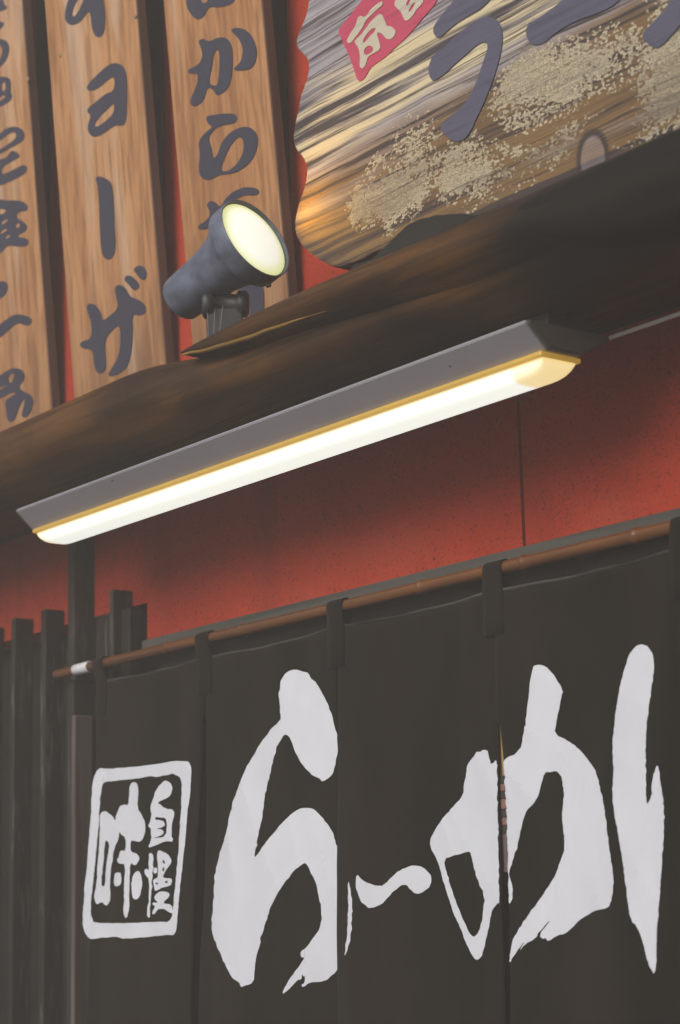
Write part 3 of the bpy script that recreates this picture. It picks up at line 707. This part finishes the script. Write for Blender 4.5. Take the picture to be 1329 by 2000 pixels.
for i in range(5):
    fn = panel_fn(i); nx, nzz = 44, 70
    xa0 = XB[i] + gap_l[i]; xb0 = XB[i + 1] - gap_l[i + 1]; zbot = 1.22
    bm = bmesh.new(); g = []
    for a in range(nx + 1):
        row = []
        u = a / nx
        zt = ZT - .005 * math.sin(math.pi * u)
        for b in range(nzz + 1):
            z = zt + (zbot - zt) * b / nzz
            el = EDGE_L.get(i, lambda z: None)(z); er = EDGE_R.get(i, lambda z: None)(z)
            xl_ = xa0 if el is None else el; xr_ = xb0 if er is None else er
            x = xl_ + (xr_ - xl_) * u
            row.append(bm.verts.new((x, fn(x, z), z)))
        g.append(row)
    for a in range(nx):
        for b in range(nzz): bm.faces.new((g[a][b], g[a + 1][b], g[a + 1][b + 1], g[a][b + 1]))
    o = mesh_obj('panel', bm, MAT['cloth'], noren, True); PAN.append((o, fn))
    md = o.modifiers.new('thick', 'SOLIDIFY'); md.thickness = .0012; md.offset = 1 if False else 0
    # rolled top hem; its paler colour paints the light caught on the fold
    bm = bmesh.new(); rr = []
    for a in range(nx + 1):
        u = a / nx; x = xa0 + (xb0 - xa0) * u
        zt = ZT - .005 * math.sin(math.pi * u)
        y = fn(x, zt)
        rr.append([bm.verts.new((x, y + .0018 * math.cos(t), zt + .0022 * math.sin(t))) for t in [2 * math.pi * k / 8 for k in range(8)]])
    for p, q in zip(rr, rr[1:]):
        for k in range(8): bm.faces.new((p[k], p[(k + 1) % 8], q[(k + 1) % 8], q[k]))
    mesh_obj('hem', bm, MAT['hem'], o, True)
# tabs that loop over the pole at every seam
for k, xc in enumerate(XB):
    wd = .036 if k else .03
    xc = xc + (.012 if k == 0 else 0)
    ro = RP * 1.06 + .0015; zf = ZT - .06
    pf = panel_fn(min(k, 4)); pb = panel_fn(max(k - 1, 0))
    yc_ = lambda x, z: min(pf(x, z), pb(x, z))
    outer = [('f', zf)] + [('f', ZT - .03), ('f', ZT - .004)] + [(ro * math.cos(t), ZP + ro * math.sin(t)) for t in [math.pi * (1.0 - j / 12) for j in range(13)]] + [(.008, ZT - .004), (.008, zf + .03)]
    bm = bmesh.new(); L0 = []
    for s_ in (0, .25, .5, .75, 1):
        x = xc - wd / 2 + wd * s_
        L0.append([bm.verts.new((x, yc_(x, z) - .0022 if y == 'f' else y, z)) for y, z in outer])
    for p, q in zip(L0, L0[1:]):
        for j in range(len(p) - 1): bm.faces.new((p[j], p[j + 1], q[j + 1], q[j]))
    o = mesh_obj('tab', bm, MAT['cloth'], noren, True)
    md = o.modifiers.new('thick', 'SOLIDIFY'); md.thickness = .0015
C3 = lambda p: crop(p, 380, 1280, 2.941)
C4 = lambda p: crop(p, 650, 1220, 1.9573)
SE = lambda p: crop(p, 150, 1470, 5.2625)
def pr_(i, outs, holes=(), s=1, rg=1.9):
    o, fn = PAN[i]
    g = glyph('printed_character', MAT['white'], o, outs, list(holes), fn, .0016, 0, .012, s, rg)
    return g
pr_(0, rg=1.4, outs=[SE([(240, 165), (265, 158), (310, 172), (400, 160), (520, 155), (640, 140), (780, 125), (900, 105), (1080, 86), (1150, 90), (1182, 120), (1188, 220), (1180, 400), (1150, 600), (1135, 800), (1115, 1000), (1090, 1200), (1070, 1400), (1050, 1600), (1040, 1780), (1025, 1855), (1000, 1877), (910, 1872), (850, 1888), (700, 1895), (520, 1917), (380, 1888), (320, 1903), (260, 1898), (195, 1920), (140, 1908), (100, 1870), (74, 1780), (71, 1680), (85, 1500), (100, 1300), (120, 1100), (135, 900), (155, 650), (160, 500), (170, 350), (185, 260), (208, 195)])], holes=[SE([(300, 298), (400, 292), (420, 284), (560, 277), (680, 260), (750, 243), (850, 252), (900, 235), (950, 232), (985, 214), (1045, 230), (1082, 270), (1091, 350), (1086, 500), (1070, 750), (1055, 1000), (1035, 1250), (1010, 1500), (995, 1660), (965, 1742), (840, 1738), (600, 1750), (400, 1753), (190, 1751), (160, 1700), (151, 1600), (165, 1450), (190, 1250), (210, 1000), (235, 750), (245, 550), (258, 420), (272, 340)])])
pr_(0, rg=1.4, outs=[SE([(262, 615), (295, 602), (337, 615), (378, 655), (405, 708), (415, 640), (445, 555), (490, 532), (540, 542), (548, 440), (558, 318), (600, 301), (636, 330), (643, 420), (632, 570), (680, 640), (716, 720), (719, 790), (700, 870), (660, 924), (600, 903), (563, 905), (560, 1012), (600, 1030), (642, 1045), (654, 1090), (640, 1140), (610, 1160), (558, 1133), (552, 1350), (547, 1500), (553, 1600), (520, 1722), (478, 1635), (500, 1560), (495, 1350), (512, 1138), (445, 1150), (424, 1110), (450, 1060), (455, 1003), (515, 1014), (515, 868), (460, 840), (446, 800), (440, 900), (400, 970), (380, 1080), (360, 1200), (350, 1380), (358, 1450), (346, 1540), (312, 1577), (265, 1530), (215, 1570), (193, 1500), (197, 1410), (215, 1330), (225, 1150), (240, 980), (248, 820), (243, 650)])], holes=[SE([(303, 885), (348, 940), (330, 1050), (306, 1200), (302, 1372), (260, 1378), (270, 1250), (290, 1050)])])
pr_(0, rg=1.4, outs=[SE([(394, 1245), (430, 1229), (466, 1240), (471, 1320), (463, 1356), (410, 1379), (392, 1360)])])
pr_(0, rg=1.4, outs=[SE([(640, 1210), (666, 1240), (683, 1320), (676, 1400), (656, 1480), (610, 1517), (584, 1490), (564, 1360), (580, 1300), (600, 1235)])])
pr_(0, rg=1.4, outs=[SE([(915, 283), (960, 300), (994, 345), (980, 440), (925, 475), (836, 508), (890, 550), (940, 580), (985, 580), (1018, 630), (990, 720), (985, 800), (985, 868), (1001, 885), (996, 922), (940, 905), (870, 930), (800, 965), (750, 977), (749, 945), (775, 900), (775, 780), (743, 760), (760, 715), (780, 640), (761, 600), (770, 530), (800, 470), (820, 390), (870, 330)])], holes=[SE([(818, 658), (880, 668), (915, 673), (936, 700), (931, 860), (812, 882), (814, 862), (888, 850), (906, 820), (890, 795), (822, 787), (898, 766), (921, 740), (905, 708), (870, 692), (818, 690)])])
pr_(0, rg=1.4, outs=[SE([(749, 1050), (775, 1033), (799, 1060), (796, 1180), (786, 1300), (776, 1450), (762, 1600), (761, 1698), (738, 1692), (731, 1600), (750, 1550), (756, 1300), (735, 1275), (703, 1247), (703, 1200), (730, 1193), (752, 1215)])])
pr_(0, rg=1.4, outs=[SE([(799, 1190), (830, 1178), (839, 1220), (826, 1248), (798, 1236)])])
pr_(0, rg=1.4, outs=[SE([(833, 1008), (880, 1008), (950, 1045), (987, 1100), (976, 1140), (920, 1220), (890, 1288), (994, 1294), (986, 1356), (940, 1375), (870, 1395), (820, 1428), (799, 1370), (796, 1298), (845, 1290), (845, 1180)])], holes=[SE([(888, 1106), (910, 1110), (922, 1142), (900, 1138)]), SE([(888, 1182), (912, 1182), (906, 1222), (890, 1222)]), SE([(820, 1336), (846, 1334), (844, 1352), (824, 1356)]), SE([(920, 1320), (945, 1318), (944, 1342), (922, 1342)])])
pr_(0, rg=1.4, outs=[SE([(818, 1460), (870, 1423), (960, 1428), (967, 1480), (903, 1527), (905, 1550), (985, 1558), (1002, 1640), (990, 1658), (870, 1588), (795, 1670), (783, 1640), (820, 1575), (783, 1560), (790, 1538), (850, 1547), (808, 1500)])])
pr_(1, [C3([(585, 80), (640, 95), (662, 100), (667, 120), (705, 160), (747, 225), (777, 300), (797, 345), (811, 410), (826, 475), (829, 530), (823, 590), (806, 660), (786, 696), (742, 727), (715, 705), (665, 675), (620, 625), (605, 590), (580, 545), (560, 490), (550, 463), (530, 456), (512, 463), (482, 512), (465, 570), (440, 680), (412, 790), (402, 870), (390, 950), (372, 1030), (357, 1110), (346, 1172), (395, 1105), (440, 1045), (490, 985), (545, 925), (600, 885), (650, 872), (687, 877), (725, 915), (767, 965), (801, 1020), (821, 1080), (839, 1140), (852, 1200), (857, 1250), (855, 1400), (848, 1550), (840, 1680), (833, 1795), (800, 1837), (760, 1867), (720, 1879), (670, 1876), (645, 1897), (628, 1907), (617, 1892), (641, 1880), (643, 1835), (633, 1850), (627, 1826), (614, 1868), (600, 1863), (560, 1905), (520, 1945), (511, 1932), (530, 1895), (570, 1830), (610, 1785), (637, 1735), (620, 1737), (611, 1715), (630, 1688), (650, 1680), (690, 1620), (720, 1575), (736, 1525), (736, 1470), (721, 1380), (701, 1300), (671, 1235), (648, 1196), (630, 1194), (575, 1240), (510, 1320), (460, 1410), (430, 1480), (410, 1550), (390, 1610), (380, 1660), (368, 1710), (355, 1760), (352, 1810), (346, 1877), (310, 1896), (269, 1906), (262, 1875), (230, 1860), (205, 1825), (160, 1730), (125, 1650), (102, 1575), (109, 1480), (117, 1380), (119, 1290), (135, 1200), (165, 1100), (190, 1000), (215, 890), (245, 790), (290, 670), (340, 580), (390, 500), (430, 440), (470, 405), (506, 358), (495, 310), (497, 265), (486, 230), (500, 180), (503, 138), (535, 96)])])
pr_(2, [C3([(884, 1285), (901, 1340), (914, 1420), (907, 1600), (886, 1690), (872, 1735), (871, 1690), (885, 1560), (890, 1420)])])
pr_(2, [C4([(94, 952), (120, 980), (185, 1004), (220, 975), (260, 938), (300, 921), (330, 921), (365, 938), (383, 965), (379, 995), (355, 1021), (320, 1031), (300, 1015), (290, 995), (262, 997), (230, 1025), (195, 1066), (150, 1086), (120, 1071), (99, 1035), (91, 990)])])
pr_(2, [C4([(575, 482), (593, 476), (601, 500), (608, 540), (624, 520), (631, 520), (634, 600), (633, 680), (637, 800), (638, 950), (642, 1063), (630, 1070), (620, 1082), (612, 1095), (600, 1160), (585, 1230), (570, 1273), (552, 1285), (535, 1262), (500, 1180), (460, 1090), (430, 990), (405, 900), (373, 848), (385, 800), (410, 760), (450, 710), (501, 657), (508, 600), (520, 530), (550, 492)])], holes=[C4([(428, 897), (470, 882), (520, 867), (531, 870), (541, 920), (560, 985), (584, 1030), (581, 1090), (571, 1150), (556, 1186), (540, 1193), (525, 1182), (495, 1110), (460, 1020), (440, 950)])])
pr_(3, [C4([(656, 513), (720, 486), (735, 420), (748, 310), (758, 220), (769, 160), (785, 152), (815, 157), (836, 175), (851, 195), (884, 248), (876, 290), (862, 350), (852, 422), (900, 440), (950, 480), (1004, 545), (1021, 600), (1041, 680), (1051, 770), (1063, 870), (1079, 970), (1073, 1042), (1056, 1087), (1020, 1088), (985, 1105), (940, 1135), (905, 1176), (860, 1190), (825, 1214), (818, 1195), (808, 1204), (790, 1190), (845, 1122), (800, 1165), (780, 1200), (740, 1220), (715, 1255), (740, 1205), (700, 1260), (677, 1300), (682, 1255), (695, 1195), (740, 1125), (790, 1060), (850, 970), (875, 900), (894, 850), (883, 770), (880, 720), (889, 650), (881, 590), (866, 564), (848, 558), (811, 569), (800, 620), (785, 670), (745, 710), (730, 750), (715, 830), (695, 890), (681, 945), (678, 957), (692, 1000), (692, 1040), (684, 1066), (678, 1062), (676, 960), (672, 860), (668, 700), (660, 560)])])
pr_(3, [C4([(1190, 73), (1223, 95), (1234, 150), (1224, 240), (1209, 340), (1200, 440), (1201, 560), (1203, 697), (1222, 660), (1225, 600), (1241, 536), (1251, 545), (1259, 620), (1271, 690), (1269, 830), (1259, 960), (1251, 1080), (1241, 1200), (1240, 1345), (1209, 1300), (1190, 1210), (1165, 1150), (1145, 1135), (1130, 1050), (1115, 920), (1095, 800), (1080, 720), (1072, 640), (1079, 560), (1072, 480), (1080, 380), (1095, 270), (1115, 180), (1135, 120), (1160, 83)])])

# ------------------------------------------------------------------ what shows through the slit: a banded strip on the door
strip = thing('banded_hanging', 'narrow ochre and brown banded hanging seen through the curtain slit', 'hanging')
bands = [(1405, 1515, 'ochre'), (1515, 1530, 'dim'), (1530, 1545, 'rust'), (1545, 1560, 'dim'), (1560, 1580, 'rust'), (1580, 1596, 'dim'), (1596, 1612, 'rust'), (1612, 1628, 'dim'), (1628, 1704, 'mauve')]
xc = on_surf(987, 1560, panel_fn(2)).x
for y0, y1, mt in bands:
    z1 = on_surf(985, y0, panel_fn(2)).z; z0 = on_surf(985, y1, panel_fn(2)).z
    yy = max(panel_fn(2)(xc - .02, z0), panel_fn(2)(xc - .02, z1), panel_fn(3)(xc + .02, z1)) + .003
    box('band', MAT[mt], strip, xc - .02, xc + .02, yy, yy + .004, z0 + .0005, z1, .0008)
box('cord', MAT['dim'], strip, xc - .002, xc + .002, .007, .010, z0, 2.03)

# ------------------------------------------------------------------ thin haze added over the whole street to lift the blacks
bm = bmesh.new(); add_box(bm, -410, 410, -410, 410, -1.0, 5.6)
hz = mesh_obj('added_haze', bm, bpy.data.materials.new('added_haze_air')); hz['kind'] = 'stuff'
hm = hz.data.materials[0]; hm.use_nodes = True; ht = hm.node_tree; ht.nodes.remove(ht.nodes['Principled BSDF'])
pv = ht.nodes.new('ShaderNodeVolumePrincipled'); pv.inputs['Density'].default_value = .056; pv.inputs['Color'].default_value = (.95, .87, .79, 1)
ht.links.new(pv.outputs[0], ht.nodes['Material Output'].inputs['Volume'])
